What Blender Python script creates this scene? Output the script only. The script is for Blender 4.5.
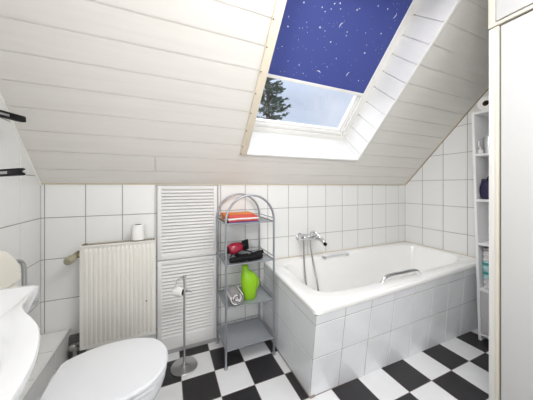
import bpy, bmesh, math, random
from mathutils import Vector, Matrix, noise
R = math.radians
for o in list(bpy.data.objects): bpy.data.objects.remove(o)
S = bpy.context.scene
C = S.collection
random.seed(7)

# ---------------------------------------------------------------- camera
cd = bpy.data.cameras.new('camera'); cam = bpy.data.objects.new('camera', cd); C.objects.link(cam)
cam.location = (0, 0, 1.185); cam.rotation_euler = (R(90), 0, -0.4073)
cd.sensor_width = 36; cd.lens = 36 * 232.145 / 533; cd.shift_y = -13.64 / 533
cd.clip_start = .02; cd.clip_end = 200
S.camera = cam
# ---------------------------------------------------------------- world
W = bpy.data.worlds.new('sky'); S.world = W; W.use_nodes = True
nt = W.node_tree; nt.nodes.clear(); N = nt.nodes.new; L = nt.links.new
out = N('ShaderNodeOutputWorld'); bg = N('ShaderNodeBackground'); L(bg.outputs[0], out.inputs[0])
tc = N('ShaderNodeTexCoord'); mp = N('ShaderNodeMapping'); mp.inputs['Scale'].default_value = (2.2, 5, 4)
mp.inputs['Rotation'].default_value = (0, .5, .3)
no = N('ShaderNodeTexNoise'); no.inputs['Scale'].default_value = 1.3; no.inputs['Detail'].default_value = 6
rp = N('ShaderNodeValToRGB'); rp.color_ramp.elements[0].position = .42; rp.color_ramp.elements[1].position = .75
rp.color_ramp.elements[0].color = (.58, .67, .84, 1); rp.color_ramp.elements[1].color = (.74, .80, .92, 1)
L(tc.outputs['Generated'], mp.inputs[0]); L(mp.outputs[0], no.inputs['Vector']); L(no.outputs['Fac'], rp.inputs[0]); L(rp.outputs[0], bg.inputs[0])
sx = N('ShaderNodeSeparateXYZ'); L(tc.outputs['Generated'], sx.inputs[0])
gr = N('ShaderNodeMapRange'); gr.inputs[1].default_value = .35; gr.inputs[2].default_value = .9; gr.inputs[3].default_value = .74; gr.inputs[4].default_value = 2.1
L(sx.outputs[2], gr.inputs[0]); L(gr.outputs[0], bg.inputs[1])
# ---------------------------------------------------------------- sun, added area fill lights, exposure
def area(name, loc, rot, sx, sy, e, col=(1, 1, 1)):
    l = bpy.data.lights.new(name, 'AREA'); l.shape = 'RECTANGLE'; l.size = sx; l.size_y = sy; l.energy = e; l.color = col
    o = bpy.data.objects.new(name, l); C.objects.link(o); o.location = loc; o.rotation_euler = rot; return o
sl = bpy.data.lights.new('sun', 'SUN'); sl.energy = 1.2; sl.angle = R(70); sl.color = (1, .985, .96)
so = bpy.data.objects.new('sun', sl); C.objects.link(so); so.rotation_euler = Vector((-.55, .5, .75)).to_track_quat('Z', 'Y').to_euler()
area('ceiling_fill_light', (.7, .25, 2.27), (R(16), R(2), 0), 1.0, .7, 15, (1, .99, .98))  # added overhead fill, stands for no known lamp
area('front_fill_light', (.3, -1.26, .8), (R(86), 0, 0), 1.8, 1.4, 9, (1, .99, .985))  # soft fill added at the front wall, no window there
area('wall_fill_light', (-.56, -.45, 1.62), (0, R(-90), 0), .35, .7, 18, (1, .99, .98))  # fill added from the left to brighten the right side
S.cycles.max_bounces = 16; S.cycles.diffuse_bounces = 12
S.view_settings.view_transform = 'Standard'; S.view_settings.look = 'None'
S.view_settings.exposure = 0.5; S.view_settings.gamma = 1; S.view_settings.use_curve_mapping = False

# ---------------------------------------------------------------- materials
def mat(name, col, rough=.5, metal=0, spec=.5, bump=None, vary=0, vscale=8, coat=0, trans=0, alpha=1):
    m = bpy.data.materials.new(name); m.use_nodes = True; t = m.node_tree; p = t.nodes['Principled BSDF']
    p.inputs['Base Color'].default_value = (*col, 1); p.inputs['Roughness'].default_value = rough
    p.inputs['Metallic'].default_value = metal; p.inputs['Specular IOR Level'].default_value = spec
    p.inputs['Coat Weight'].default_value = coat; p.inputs['Transmission Weight'].default_value = trans
    p.inputs['Alpha'].default_value = alpha
    tcn = t.nodes.new('ShaderNodeTexCoord')
    n = t.nodes.new('ShaderNodeTexNoise'); n.inputs['Scale'].default_value = vscale; n.inputs['Detail'].default_value = 4
    t.links.new(tcn.outputs['Object'], n.inputs['Vector'])
    mx = t.nodes.new('ShaderNodeMix'); mx.data_type = 'RGBA'; mx.inputs[6].default_value = (*col, 1)
    mx.inputs[7].default_value = (*[c * (1 - max(vary, .015)) for c in col], 1)
    t.links.new(n.outputs['Fac'], mx.inputs[0]); t.links.new(mx.outputs[2], p.inputs['Base Color'])
    if bump:
        b = t.nodes.new('ShaderNodeBump'); b.inputs['Strength'].default_value = bump[1]; b.inputs['Distance'].default_value = bump[2]
        n2 = t.nodes.new('ShaderNodeTexNoise'); n2.inputs['Scale'].default_value = bump[0]; t.links.new(tcn.outputs['Object'], n2.inputs['Vector'])
        t.links.new(n2.outputs['Fac'], b.inputs['Height']); t.links.new(b.outputs[0], p.inputs['Normal'])
    return m
M = {}
M['tile'] = mat('wall_tile', (.78, .785, .78), .16, bump=(14, .12, .004), vary=.04, vscale=3)
M['tub_tile'] = mat('tub_tile', (.77, .785, .81), .2, bump=(14, .12, .004), vary=.05, vscale=4)
M['grout'] = mat('grout', (.34, .33, .31), .9, vary=.2, vscale=30)
M['floor_black'] = mat('floor_black', (.030, .028, .031), .3, bump=(60, .15, .002), vary=.35, vscale=25)
M['floor_white'] = mat('floor_white', (.76, .765, .78), .3, bump=(60, .12, .002), vary=.08, vscale=14)
M['floor_grout'] = mat('floor_grout', (.30, .26, .23), .9, vary=.2)
M['porcelain'] = mat('porcelain', (.70, .71, .725), .08, coat=.4)
M['toilet_white'] = mat('toilet_white', (.80, .815, .85), .14, coat=.3)
M['tub'] = mat('tub_enamel', (.88, .88, .87), .1, coat=.4)
M['cream'] = mat('cream_plastic', (.80, .77, .69), .35)
M['radiator'] = mat('radiator_paint', (.80, .785, .74), .35, vary=.04)
M['rad_dark'] = mat('radiator_inside', (.16, .13, .08), .6)
M['trimcream'] = mat('cream_trim', (.76, .69, .56), .5, vary=.10, vscale=20)
M['frame_white'] = mat('frame_white', (.83, .82, .79), .35, vary=.03)
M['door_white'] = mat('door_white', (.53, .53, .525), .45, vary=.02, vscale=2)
M['post_cream'] = mat('post_cream', (.60, .57, .49), .5, vary=.05)
M['post_white'] = mat('post_white', (.62, .61, .59), .5, vary=.03)
M['gapdark'] = mat('gap_dark', (.10, .09, .055), .8)
M['louver'] = mat('louver_paint', (.74, .735, .73), .5, vary=.05)
M['louver_dark'] = mat('louver_back', (.62, .60, .57), .7)
M['chrome'] = mat('chrome', (.78, .79, .80), .12, metal=1)
M['steel'] = mat('brushed_steel', (.60, .60, .61), .28, metal=1, vary=.1, vscale=40)
M['rackmetal'] = mat('rack_metal', (.40, .42, .45), .3, metal=.85)
M['rackshelf'] = mat('rack_shelf', (.42, .44, .47), .4, metal=.4, vary=.1, vscale=30)
M['black'] = mat('black_plastic', (.008, .008, .009), .6, spec=.15)
M['greyglass'] = mat('grey_insert', (.36, .36, .36), .25)
M['red'] = mat('red_gloss', (.30, .012, .035), .18, coat=.5)
M['green'] = mat('lime_plastic', (.27, .55, .01), .32, vary=.12, vscale=12)
M['orange'] = mat('orange_cloth', (.80, .25, .06), .9, bump=(150, .4, .002), vary=.2, vscale=20)
M['redcloth'] = mat('red_cloth', (.66, .10, .08), .9, bump=(150, .4, .002), vary=.25, vscale=20)
M['whitecloth'] = mat('white_cloth', (.78, .76, .76), .95, bump=(150, .4, .002))
M['bluecloth'] = mat('navy_cloth', (.10, .07, .22), .9)
M['greycloth'] = mat('grey_cloth', (.32, .31, .32), .9, bump=(120, .4, .002))
M['paper'] = mat('paper', (.86, .85, .84), .95, bump=(80, .2, .002))
M['card'] = mat('cardboard', (.20, .13, .09), .9)
M['purple'] = mat('purple_cloth', (.035, .026, .085), .5, bump=(40, .6, .006), vary=.5, vscale=25)
M['teal'] = mat('teal_cloth', (.50, .74, .74), .9, bump=(120, .3, .002))
M['tealdark'] = mat('teal_edge', (.06, .36, .36), .8)
M['shelfwhite'] = mat('shelf_white', (.86, .865, .87), .3)
M['brass'] = mat('brass_valve', (.36, .31, .19), .4, metal=.6)
M['valvecream'] = mat('valve_head', (.33, .31, .22), .45)
M['dirtgrey'] = mat('pipe_grey', (.34, .32, .30), .4, metal=.5)
M['screw'] = mat('brown_screw', (.16, .09, .04), .5)
M['silicone'] = mat('silicone', (.58, .50, .38), .6)
M['pipe_cover_grey'] = mat('rubber_grey', (.12, .12, .12), .6)
M['bark'] = mat('bark', (.14, .10, .07), .9, vary=.4)
M['needle'] = mat('needles', (.27, .31, .24), .8, vary=.5, vscale=3)
M['lawn'] = mat('lawn', (.10, .17, .05), .95, vary=.4)
M['starwhite'] = mat('star_print', (.90, .92, .97), .8)
M['fill_glow'] = mat('fill_lamp_glass', (.9, .9, .88), .4)  # glowing shades of the two added fill lamps
p = M['fill_glow'].node_tree.nodes['Principled BSDF']; p.inputs['Emission Color'].default_value = (1, .96, .9, 1); p.inputs['Emission Strength'].default_value = 2
# wood boards with slight grain along X
def board_mat():
    m = bpy.data.materials.new('ceiling_board'); m.use_nodes = True; t = m.node_tree; p = t.nodes['Principled BSDF']
    tcn = t.nodes.new('ShaderNodeTexCoord'); mpn = t.nodes.new('ShaderNodeMapping'); mpn.inputs['Scale'].default_value = (2.2, 34, 34)
    n = t.nodes.new('ShaderNodeTexNoise'); n.inputs['Scale'].default_value = 1; n.inputs['Detail'].default_value = 5; n.inputs['Distortion'].default_value = .6
    r = t.nodes.new('ShaderNodeValToRGB'); r.color_ramp.elements[0].position = .35; r.color_ramp.elements[1].position = .7
    r.color_ramp.elements[0].color = (.72, .70, .665, 1); r.color_ramp.elements[1].color = (.75, .735, .70, 1)
    t.links.new(tcn.outputs['Object'], mpn.inputs[0]); t.links.new(mpn.outputs[0], n.inputs['Vector'])
    t.links.new(n.outputs['Fac'], r.inputs[0]); t.links.new(r.outputs[0], p.inputs['Base Color'])
    b = t.nodes.new('ShaderNodeBump'); b.inputs['Strength'].default_value = .15; b.inputs['Distance'].default_value = .002
    t.links.new(n.outputs['Fac'], b.inputs['Height']); t.links.new(b.outputs[0], p.inputs['Normal'])
    p.inputs['Roughness'].default_value = .45
    return m
M['board'] = board_mat()
M['reveal'] = mat('reveal_board', (.76, .755, .745), .4, vary=.03, vscale=5)
def glass_mat():
    m = bpy.data.materials.new('window_glass'); m.use_nodes = True; t = m.node_tree; t.nodes.clear()
    o = t.nodes.new('ShaderNodeOutputMaterial'); mx = t.nodes.new('ShaderNodeMixShader'); tr = t.nodes.new('ShaderNodeBsdfTransparent'); g = t.nodes.new('ShaderNodeBsdfGlossy')
    g.inputs['Roughness'].default_value = .02; mx.inputs[0].default_value = .04
    t.links.new(tr.outputs[0], mx.inputs[1]); t.links.new(g.outputs[0], mx.inputs[2]); t.links.new(mx.outputs[0], o.inputs[0]); return m
M['glass'] = glass_mat()
def blind_mat():
    m = bpy.data.materials.new('blue_blind'); m.use_nodes = True; t = m.node_tree; t.nodes.clear()
    o = t.nodes.new('ShaderNodeOutputMaterial'); mx = t.nodes.new('ShaderNodeMixShader'); d = t.nodes.new('ShaderNodeBsdfDiffuse'); tr = t.nodes.new('ShaderNodeBsdfTranslucent')
    d.inputs[0].default_value = (.105, .135, .37, 1); tr.inputs[0].default_value = (.10, .11, .50, 1); mx.inputs[0].default_value = .35
    t.links.new(d.outputs[0], mx.inputs[1]); t.links.new(tr.outputs[0], mx.inputs[2]); t.links.new(mx.outputs[0], o.inputs[0]); return m
M['blind'] = blind_mat()

# ---------------------------------------------------------------- helpers
def tag(o, label=None, cat=None, group=None, kind=None):
    if label: o['label'] = label
    if cat: o['category'] = cat
    if group: o['group'] = group
    if kind: o['kind'] = kind
    return o
def thing(name, label, cat, loc, group=None):
    o = bpy.data.objects.new(name, None); C.objects.link(o); o.location = loc; o.empty_display_size = .05
    bpy.context.view_layer.update() if False else None
    return tag(o, label, cat, group)
def rootloc(o):
    v = Vector((0, 0, 0))
    while o: v += o.location; o = o.parent
    return v
def obj(name, bm, m, parent=None, smooth=40, label=None, origin=None, kind=None):
    me = bpy.data.meshes.new(name)
    if parent is not None: bmesh.ops.translate(bm, verts=bm.verts, vec=-rootloc(parent))
    elif origin is not None: bmesh.ops.translate(bm, verts=bm.verts, vec=-Vector(origin))
    bmesh.ops.recalc_face_normals(bm, faces=bm.faces)
    if smooth:
        for f in bm.faces: f.smooth = True
        for e in bm.edges:
            e.smooth = not (len(e.link_faces) == 2 and e.calc_face_angle(0) > R(smooth))
    bm.to_mesh(me); bm.free()
    for x in (m if isinstance(m, (list, tuple)) else [m]): me.materials.append(x)
    o = bpy.data.objects.new(name, me); C.objects.link(o)
    if parent is not None: o.parent = parent
    elif origin is not None: o.location = origin
    if label: o['label'] = label
    if kind: o['kind'] = kind
    return o
def B(): return bmesh.new()
def box(bm, x0, x1, y0, y1, z0, z1, bev=0, mi=0, T=None, seg=2):
    n = B(); bmesh.ops.create_cube(n, size=1)
    bmesh.ops.scale(n, vec=(x1 - x0, y1 - y0, z1 - z0), verts=n.verts)
    bmesh.ops.translate(n, vec=((x0 + x1) / 2, (y0 + y1) / 2, (z0 + z1) / 2), verts=n.verts)
    if bev: bmesh.ops.bevel(n, geom=n.edges[:], offset=bev, segments=seg, affect='EDGES', profile=.5)
    merge(bm, n, mi, T); return bm
def merge(bm, n, mi=0, T=None):
    if T is not None: bmesh.ops.transform(n, matrix=T, verts=n.verts) if isinstance(T, Matrix) else [setattr(v, 'co', T(v.co)) for v in n.verts]
    mp_ = {}
    for v in n.verts: mp_[v] = bm.verts.new(v.co)
    for f in n.faces:
        g = bm.faces.new([mp_[v] for v in f.verts]); g.material_index = mi or f.material_index
    n.free()
def spline(pts, k=6, closed=False):
    P = [Vector(p) for p in pts]; n = len(P); res = []
    rng = range(n) if closed else range(n - 1)
    for i in rng:
        if closed: a, b, c, d = P[i - 1], P[i], P[(i + 1) % n], P[(i + 2) % n]
        else: a, b, c, d = P[max(i - 1, 0)], P[i], P[i + 1], P[min(i + 2, n - 1)]
        for j in range(k):
            t = j / k
            res.append(.5 * ((2 * b) + (c - a) * t + (2 * a - 5 * b + 4 * c - d) * t * t + (3 * b - a - 3 * c + d) * t ** 3))
    if not closed: res.append(P[-1])
    return res
def tube(bm, pts, r, seg=10, mi=0, closed=False):
    P = [Vector(p) for p in pts]; n = len(P); rs = r if isinstance(r, (list, tuple)) else [r] * n
    rings = []; up = None
    for i in range(n):
        if closed: d = (P[(i + 1) % n] - P[i - 1])
        else: d = P[min(i + 1, n - 1)] - P[max(i - 1, 0)]
        d.normalize()
        if up is None: up = Vector((0, 0, 1)) if abs(d.z) < .9 else Vector((1, 0, 0))
        s = d.cross(up).normalized(); up = s.cross(d).normalized()
        rings.append([bm.verts.new(P[i] + (s * math.cos(a) + up * math.sin(a)) * rs[i]) for a in [2 * math.pi * j / seg for j in range(seg)]])
    for i in range(n if closed else n - 1):
        A, Bq = rings[i], rings[(i + 1) % n]
        for j in range(seg):
            f = bm.faces.new((A[j], A[(j + 1) % seg], Bq[(j + 1) % seg], Bq[j])); f.material_index = mi
    if not closed:
        for q in (rings[0][::-1], rings[-1]): f = bm.faces.new(q); f.material_index = mi
    return bm
def lathe(bm, prof, center, axis=(0, 0, 1), seg=24, mi=0):
    """prof: list of (radius, height along axis)"""
    ax = Vector(axis).normalized(); q = Vector((0, 0, 1)).rotation_difference(ax); c = Vector(center); rings = []
    for r_, h in prof:
        if r_ < 1e-5: rings.append([bm.verts.new(c + q @ Vector((0, 0, h)))])
        else: rings.append([bm.verts.new(c + q @ Vector((r_ * math.cos(2 * math.pi * j / seg), r_ * math.sin(2 * math.pi * j / seg), h))) for j in range(seg)])
    for a, b in zip(rings, rings[1:]):
        for j in range(seg):
            k = (j + 1) % seg
            if len(a) == 1 and len(b) == 1: break
            vs = (a[0], b[k], b[j]) if len(a) == 1 else ((a[j], a[k], b[0]) if len(b) == 1 else (a[j], a[k], b[k], b[j]))
            f = bm.faces.new(vs); f.material_index = mi
    for ring in (rings[0], rings[-1]):
        if len(ring) > 2: f = bm.faces.new(ring); f.material_index = mi
    return bm
def loft(bm, rings, cap0=True, cap1=True, mi=0):
    V = [[bm.verts.new(p) for p in r_] for r_ in rings]; n = len(V[0])
    for a, b in zip(V, V[1:]):
        for j in range(n):
            f = bm.faces.new((a[j], a[(j + 1) % n], b[(j + 1) % n], b[j])); f.material_index = mi
    for c_, r_ in ((cap0, V[0]), (cap1, V[-1])):
        if c_: f = bm.faces.new(r_); f.material_index = mi
    return bm
def tiles(name, P, ul, vl, nrm, tm, gm, clip=None, gap=.004, lift=.002, ms=None, **k):
    """tile panel: P(u,v)->point ; ul, vl the grout lines; raised tiles on a grout bed"""
    bm = B(); nr = Vector(nrm).normalized()
    def quad(a, b, c, d, off, mi):
        vs = [bm.verts.new(Vector(P(*q)) + nr * off) for q in (a, b, c, d)]; f = bm.faces.new(vs); f.material_index = mi; return vs
    for i in range(len(ul) - 1):
        for j in range(len(vl) - 1):
            u0, u1, v0, v1 = ul[i], ul[i + 1], vl[j], vl[j + 1]; g = gap / 2; h = g + .0015
            mi = ms(i, j) if ms else 0
            lo = [bm.verts.new(Vector(P(*q))) for q in ((u0 + g, v0 + g), (u1 - g, v0 + g), (u1 - g, v1 - g), (u0 + g, v1 - g))]
            hi = [bm.verts.new(Vector(P(*q)) + nr * lift) for q in ((u0 + h, v0 + h), (u1 - h, v0 + h), (u1 - h, v1 - h), (u0 + h, v1 - h))]
            f = bm.faces.new(hi); f.material_index = mi
            for a in range(4): f = bm.faces.new((lo[a], lo[(a + 1) % 4], hi[(a + 1) % 4], hi[a])); f.material_index = mi
    gi = 2 if ms else 1
    for i in range(len(ul) - 1):
        for j in range(len(vl) - 1): quad((ul[i], vl[j]), (ul[i + 1], vl[j]), (ul[i + 1], vl[j + 1]), (ul[i], vl[j + 1]), .0002, gi)
    if clip:
        bmesh.ops.bisect_plane(bm, geom=bm.verts[:] + bm.edges[:] + bm.faces[:], plane_co=clip[0], plane_no=clip[1], clear_outer=True)
    # solid back so the slab has thickness
    for f in bm.faces:
        if (f.normal.dot(nr) < -.1): f.normal_flip()
    me = bpy.data.meshes.new(name); bm.normal_update()
    for f in bm.faces:
        if f.normal.dot(nr) < 0: f.normal_flip()
    bm.to_mesh(me); bm.free()
    for x in ([tm] if not isinstance(tm, list) else tm) + [gm]: me.materials.append(x)
    o = bpy.data.objects.new(name, me); C.objects.link(o)
    for a, b in k.items(): o[a] = b
    return o
def lines(a, b, start, step):
    r_ = [a]; x = start
    while x < b - .004:
        if x > a + .004: r_.append(x)
        x += step
    return r_ + [b]

XL, XR, YB, YF, HK = -.6876, 2.4946, 1.7993, -1.3, 1.2
SA = math.atan(1.095); CS, SN = math.cos(SA), math.sin(SA)
def SP(x, s, off=0): return Vector((x, YB - s * CS + off * SN, HK + s * SN + off * CS))   # point on the sloping ceiling
S_TOP = 1.2 / SN
Y_TOP = YB - S_TOP * CS
T_SL = lambda co: SP(co.x, co.y, co.z)

# ================================================================ SETTING
# floor
fu = lines(XL, XR, .0854 - .2 * 4, .2); fv = lines(YF, YB, 1.501 - .2 * 15, .2)
iu = [math.floor((a + b) / 2 / .2 - .0854 / .2 + 1e-6) for a, b in zip(fu, fu[1:])]
iv = [math.floor(((a + b) / 2 - 1.501) / .2) for a, b in zip(fv, fv[1:])]
tiles('floor', lambda u, v: (u, v, 0), fu, fv, (0, 0, 1), [M['floor_white'], M['floor_black']], M['floor_grout'], gap=.0025, lift=.001,
      ms=lambda i, j: (iu[i] + iv[j]) % 2, kind='structure')
rows = [0, .2455, .4955, .7455, .9955, HK]
PX0, PX1 = -.063, .362        # louvre panel opening
cols = sorted(set([XL, -.6685, -.4685, -.2685, PX0, PX1] + [round(.3875 + .2 * i, 4) for i in range(11)] + [XR]))
tiles('wall_back', lambda u, v: (u, YB, v), cols, rows, (0, -1, 0), M['tile'], M['grout'], kind='structure')
clipS = ((0, YB, HK), (0, SN, CS))
rowsH = [0, .2455, .4955, .7455, .9955, 1.2455, 1.4955, 1.7455, 1.9955, 2.2455, 2.45]
tiles('wall_left', lambda u, v: (XL, u, v), lines(YF, YB, 1.59 - .2 * 14, .2), rowsH, (1, 0, 0), M['tile'], M['grout'], clip=clipS, kind='structure')
tiles('wall_right', lambda u, v: (XR, u, v), lines(YF, YB, 1.605 - .2 * 14, .2), rowsH, (-1, 0, 0), M['tile'], M['grout'], clip=clipS, kind='structure')
bm = B(); box(bm, XL - .02, XR + .02, YF - .05, YF, 0, 2.42); obj('wall_front', bm, M['door_white'], kind='structure', smooth=0)
# flat and sloping ceiling
OX0, OX1, OS0, OS1 = .53, 1.58, .30, 1.53
bm = B()
def board(x0, x1, s0, s1, off0=0):
    if x1 - x0 < .004 or s1 - s0 < .002: return
    box(bm, x0, x1, s0, s1, off0, .016, T=T_SL)
def rects(x0, x1, s0, s1, off0=0):
    if s1 <= OS0 or s0 >= OS1: board(x0, x1, s0, s1, off0); return
    if s0 < OS0: board(x0, x1, s0, OS0, off0); s0 = OS0
    if s1 > OS1: board(x0, x1, OS1, s1, off0); s1 = OS1
    board(x0, min(x1, OX0 - .015), s0, s1, off0); board(max(x0, OX1 + .015), x1, s0, s1, off0)
s = .112 - .1245
k = 0
while s < S_TOP:
    a, b = max(s, 0), min(s + .1245, S_TOP + .01)
    cut = {0: 1.637, 1: -.067}.get(k)
    segs = [(XL, XR)] if cut is None else [(XL, cut - .0015), (cut + .0015, XR)]
    for x0, x1 in segs:
        rects(x0, x1, a, a + .007, .0045); rects(x0, x1, a + .007, b)
    s += .1245; k += 1
for q in ((XL - .02, XR + .02, -.02, OS0 - .004), (XL - .02, XR + .02, OS1 + .004, S_TOP + .05), (XL - .02, OX0 - .016, OS0 - .004, OS1 + .004), (OX1 + .016, XR + .02, OS0 - .004, OS1 + .004)):
    box(bm, *q, .0145, .06, T=T_SL)
obj('ceiling_slope', bm, M['board'], smooth=0, kind='structure').name = 'ceiling'
bm = B(); y = Y_TOP + .01
while y > YF:
    box(bm, XL, XR, max(y - .12, YF), y - .003, 2.4, 2.415); y -= .1245
box(bm, XL - .02, XR + .02, YF - .05, Y_TOP + .06, 2.414, 2.46)
obj('ceiling_flat', bm, M['board'], smooth=0, kind='structure').name = 'ceiling'
# trims: silicone line at knee, cream strip on left wall, dark shadow joint right
bm = B(); box(bm, XL, XR, YB - .008, YB, HK - .004, HK + .004); obj('trim_1', bm, M['silicone'], kind='structure', smooth=0)
bm = B(); box(bm, XL + .0005, XL + .006, 0.0, S_TOP, -.014, -.001, T=T_SL); obj('trim_2', bm, M['frame_white'], kind='structure', smooth=0)
bm = B(); box(bm, XR - .008, XR - .0005, 0.0, S_TOP, -.006, -.001, T=T_SL); obj('trim_3', bm, M['screw'], kind='structure', smooth=0)
bm = B(); box(bm, XR - .022, XR - .008, 0.0, S_TOP, -.004, -.001, T=T_SL); obj('trim_4', bm, M['trimcream'], kind='structure', smooth=0)
# tiled pipe ledge along the left wall
LZ, LX = .305, -.548
bm = B(); box(bm, XL + .003, LX, -.2, YB - .003, 0, LZ - .001); obj('trim_5', bm, M['grout'], kind='structure', smooth=0)
yl = lines(-.2, YB - .003, 1.59 - .2 * 8, .2)
tiles('trim_6', lambda u, v: (v, u, LZ), yl, [XL + .003, LX], (0, 0, 1), M['tile'], M['grout'], kind='structure')
tiles('trim_7', lambda u, v: (LX + .0005, u, v), yl, [0, .055, LZ], (1, 0, 0), M['tile'], M['grout'], kind='structure')
bm = B(); box(bm, LX - .006, LX + .004, -.2, YB - .003, LZ - .006, LZ + .003, .002); obj('trim_8', bm, M['tile'], kind='structure')

# ---------------------------------------------------------------- skylight
wr = thing('window_1', None, None, SP(1.05, .345, .05)); wr['kind'] = 'structure'
D0 = .27
bm = B()
# right reveal: boards with grooves ; left reveal ; bottom and top reveal
ss = .112 + .1245 * 2
edges_ = [OS0] + [.112 + .1245 * i for i in range(2, 12)] + [OS1]
for a, b in zip(edges_, edges_[1:]):
    box(bm, OX1, OX1 + .014, a + .0015, b - .0015, 0, D0 + .06, T=T_SL)
    box(bm, OX0 - .014, OX0, a + .0015, b - .0015, 0, D0 + .06, T=T_SL)
box(bm, OX1 + .012, OX1 + .03, OS0 - .02, OS1 + .02, .015, D0 + .08, T=T_SL)
box(bm, OX0 - .03, OX0 - .012, OS0 - .02, OS1 + .02, .015, D0 + .08, T=T_SL)
obj('window_reveal', bm, M['reveal'], wr, smooth=0)
bm = B()
loft(bm, [[SP(x, OS0, 0), SP(x, OS0 + .045, D0 + .06), SP(x, OS0 - .02, D0 + .06), SP(x, OS0 - .02, 0)] for x in (OX0, OX1)])
loft(bm, [[SP(x, OS1, 0), SP(x, OS1, D0 + .06), SP(x, OS1 + .03, D0 + .06), SP(x, OS1 + .03, 0)] for x in (OX0, OX1)])
obj('window_sill', bm, M['reveal'], wr, smooth=0)
bm = B()
def frame(bm, x0, x1, s0, s1, w, o0, o1, bev=.003):
    box(bm, x0, x1, s0, s0 + w, o0, o1, bev, T=T_SL); box(bm, x0, x1, s1 - w, s1, o0, o1, bev, T=T_SL)
    box(bm, x0, x0 + w, s0 + w, s1 - w, o0, o1, bev, T=T_SL); box(bm, x1 - w, x1, s0 + w, s1 - w, o0, o1, bev, T=T_SL)
frame(bm, OX0, OX1, OS0 + .036, OS1 + .01, .045, D0, D0 + .08)
obj('window_frame', bm, M['frame_white'], wr)
bm = B(); frame(bm, OX0 + .048, OX1 - .048, OS0 + .084, OS1 - .03, .028, D0 + .008, D0 + .07)
frame(bm, OX0 + .072, OX1 - .072, OS0 + .108, OS1 - .05, .022, D0 + .02, D0 + .06)
obj('window_sash', bm, M['frame_white'], wr)
bm = B(); box(bm, OX0 + .08, OX1 - .08, OS0 + .12, OS1 - .06, D0 + .045, D0 + .05, T=T_SL); obj('window_pane', bm, M['glass'], wr, smooth=0)
# trim boards on the ceiling face round the opening
bm = B(); box(bm, .481, OX0 + .001, OS0 - .012, OS1 + .02, -.014, 0, .003, T=T_SL)
obj('window_trim', bm, M['trimcream'], wr)
bm = B(); box(bm, OX1 - .002, OX1 + .022, OS0 - .01, OS1 + .02, -.006, 0, .002, T=T_SL)
box(bm, OX0, OX1 + .022, OS0 - .012, OS0 + .003, -.004, 0, .001, T=T_SL)
obj('window_trim', bm, M['frame_white'], wr)
bm = B()
for e_ in edges_[:-1]:
    c = SP(.486, e_ + .004, -.0145); lathe(bm, [(0, 0), (.004, 0), (.004, .003), (0, .004)], c, axis=(0, -SN, -CS), seg=8)
    c = SP(OX1 - .001, e_ + .003, D0 - .02); lathe(bm, [(0, 0), (.003, 0), (.003, .002), (0, .003)], c, axis=(-1, 0, 0), seg=8)
obj('window_screw', bm, M['screw'], wr)
# ---------------------------------------------------------------- roller blind with stars
BX0, BX1, BS0, BS1 = .60, 1.508, .79, 1.50
rb = thing('roller_blind', 'deep blue roller blind printed with white stars and moons in the skylight', 'blind', SP(1.05, .8, D0 - .02))
bm = B(); box(bm, BX0, BX1, BS0, BS1, D0 - .0105, D0 - .009, T=T_SL)
PI = math.pi
def star(x, s, r_, rot=0):
    n = 8; vs = []
    for i in range(n):
        a = rot + 2 * PI * i / n; q = r_ if i % 2 == 0 else r_ * .5
        vs.append(bm.verts.new(SP(x + q * math.cos(a), s + q * math.sin(a), D0 - .0112)))
    bm.faces.new(vs).material_index = 1
def moon(x, s, r_, rot):
    o_, i_ = [], []
    for k in range(9):
        a = -1.2 + 2.4 * k / 8
        o_.append((r_ * math.cos(a), r_ * math.sin(a))); i_.append((r_ * .36 + (r_ * .52) * math.cos(a * 1.0), r_ * math.sin(a)))
    c, sn = math.cos(rot), math.sin(rot)
    f_ = lambda q: bm.verts.new(SP(x + q[0] * c - q[1] * sn, s + q[0] * sn + q[1] * c, D0 - .0112))
    O = [f_(q) for q in o_]; I = [f_((q[0] - r_ * .12, q[1])) for q in i_]
    for k in range(8): bm.faces.new((O[k], O[k + 1], I[k + 1], I[k])).material_index = 1
STARS = [(0.746, 1.214, 0.006), (0.676, 1.128, 0.0039), (0.689, 1.079, 0.006), (0.803, 1.128, 0.003), (0.687, 0.968, 0.0039), (0.767, 1.089, 0.003), (0.788, 1.094, 0.003), (0.816, 1.106, 0.003), (0.873, 1.223, 0.0048), (0.947, 1.26, 0.006), (0.983, 1.271, 0.006), (0.903, 1.208, 0.0048), (0.937, 1.23, 0.0042), (1.001, 1.247, 0.0048), (1.12, 1.271, 0.006), (1.134, 1.282, 0.0042), (1.261, 1.327, 0.0054), (1.344, 1.332, 0.006), (0.905, 1.125, 0.0072), (0.949, 1.115, 0.0042), (1.115, 1.147, 0.0048), (1.118, 1.128, 0.0036), (1.022, 1.067, 0.006), (1.069, 1.065, 0.003), (1.261, 1.175, 0.0042), (1.315, 1.112, 0.0039), (1.331, 1.063, 0.0072), (1.389, 1.2, 0.006), (1.116, 0.982, 0.0042), (1.397, 0.877, 0.0051), (0.758, 0.894, 0.0036), (0.848, 0.886, 0.0051), (0.9, 0.84, 0.0042), (1.07, 0.918, 0.0039)]
for x, s_, r_ in STARS:
    if BX0 < x < BX1 and BS0 < s_ < BS1: star(x, s_, r_, random.random())
MOONS = [(0.647, 0.915, 2.9), (1.061, 1.166, 2.7), (1.416, 1.319, -0.3), (1.285, 0.899, 2.8), (1.015, 0.86, 1.4)]
for x, s_, rot in MOONS: moon(x, s_, .021, rot)
for i in range(120):
    star(random.uniform(BX0 + .01, BX1 - .01), random.uniform(BS0 + .02, BS1), random.uniform(.0012, .0026))
obj('blind_fabric', bm, [M['blind'], M['starwhite']], rb, smooth=0)
bm = B(); box(bm, BX0 - .002, BX1 + .004, BS0 - .022, BS0 + .001, D0 - .016, D0 - .003, .003, T=T_SL); obj('bottom_bar', bm, M['frame_white'], rb)
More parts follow.
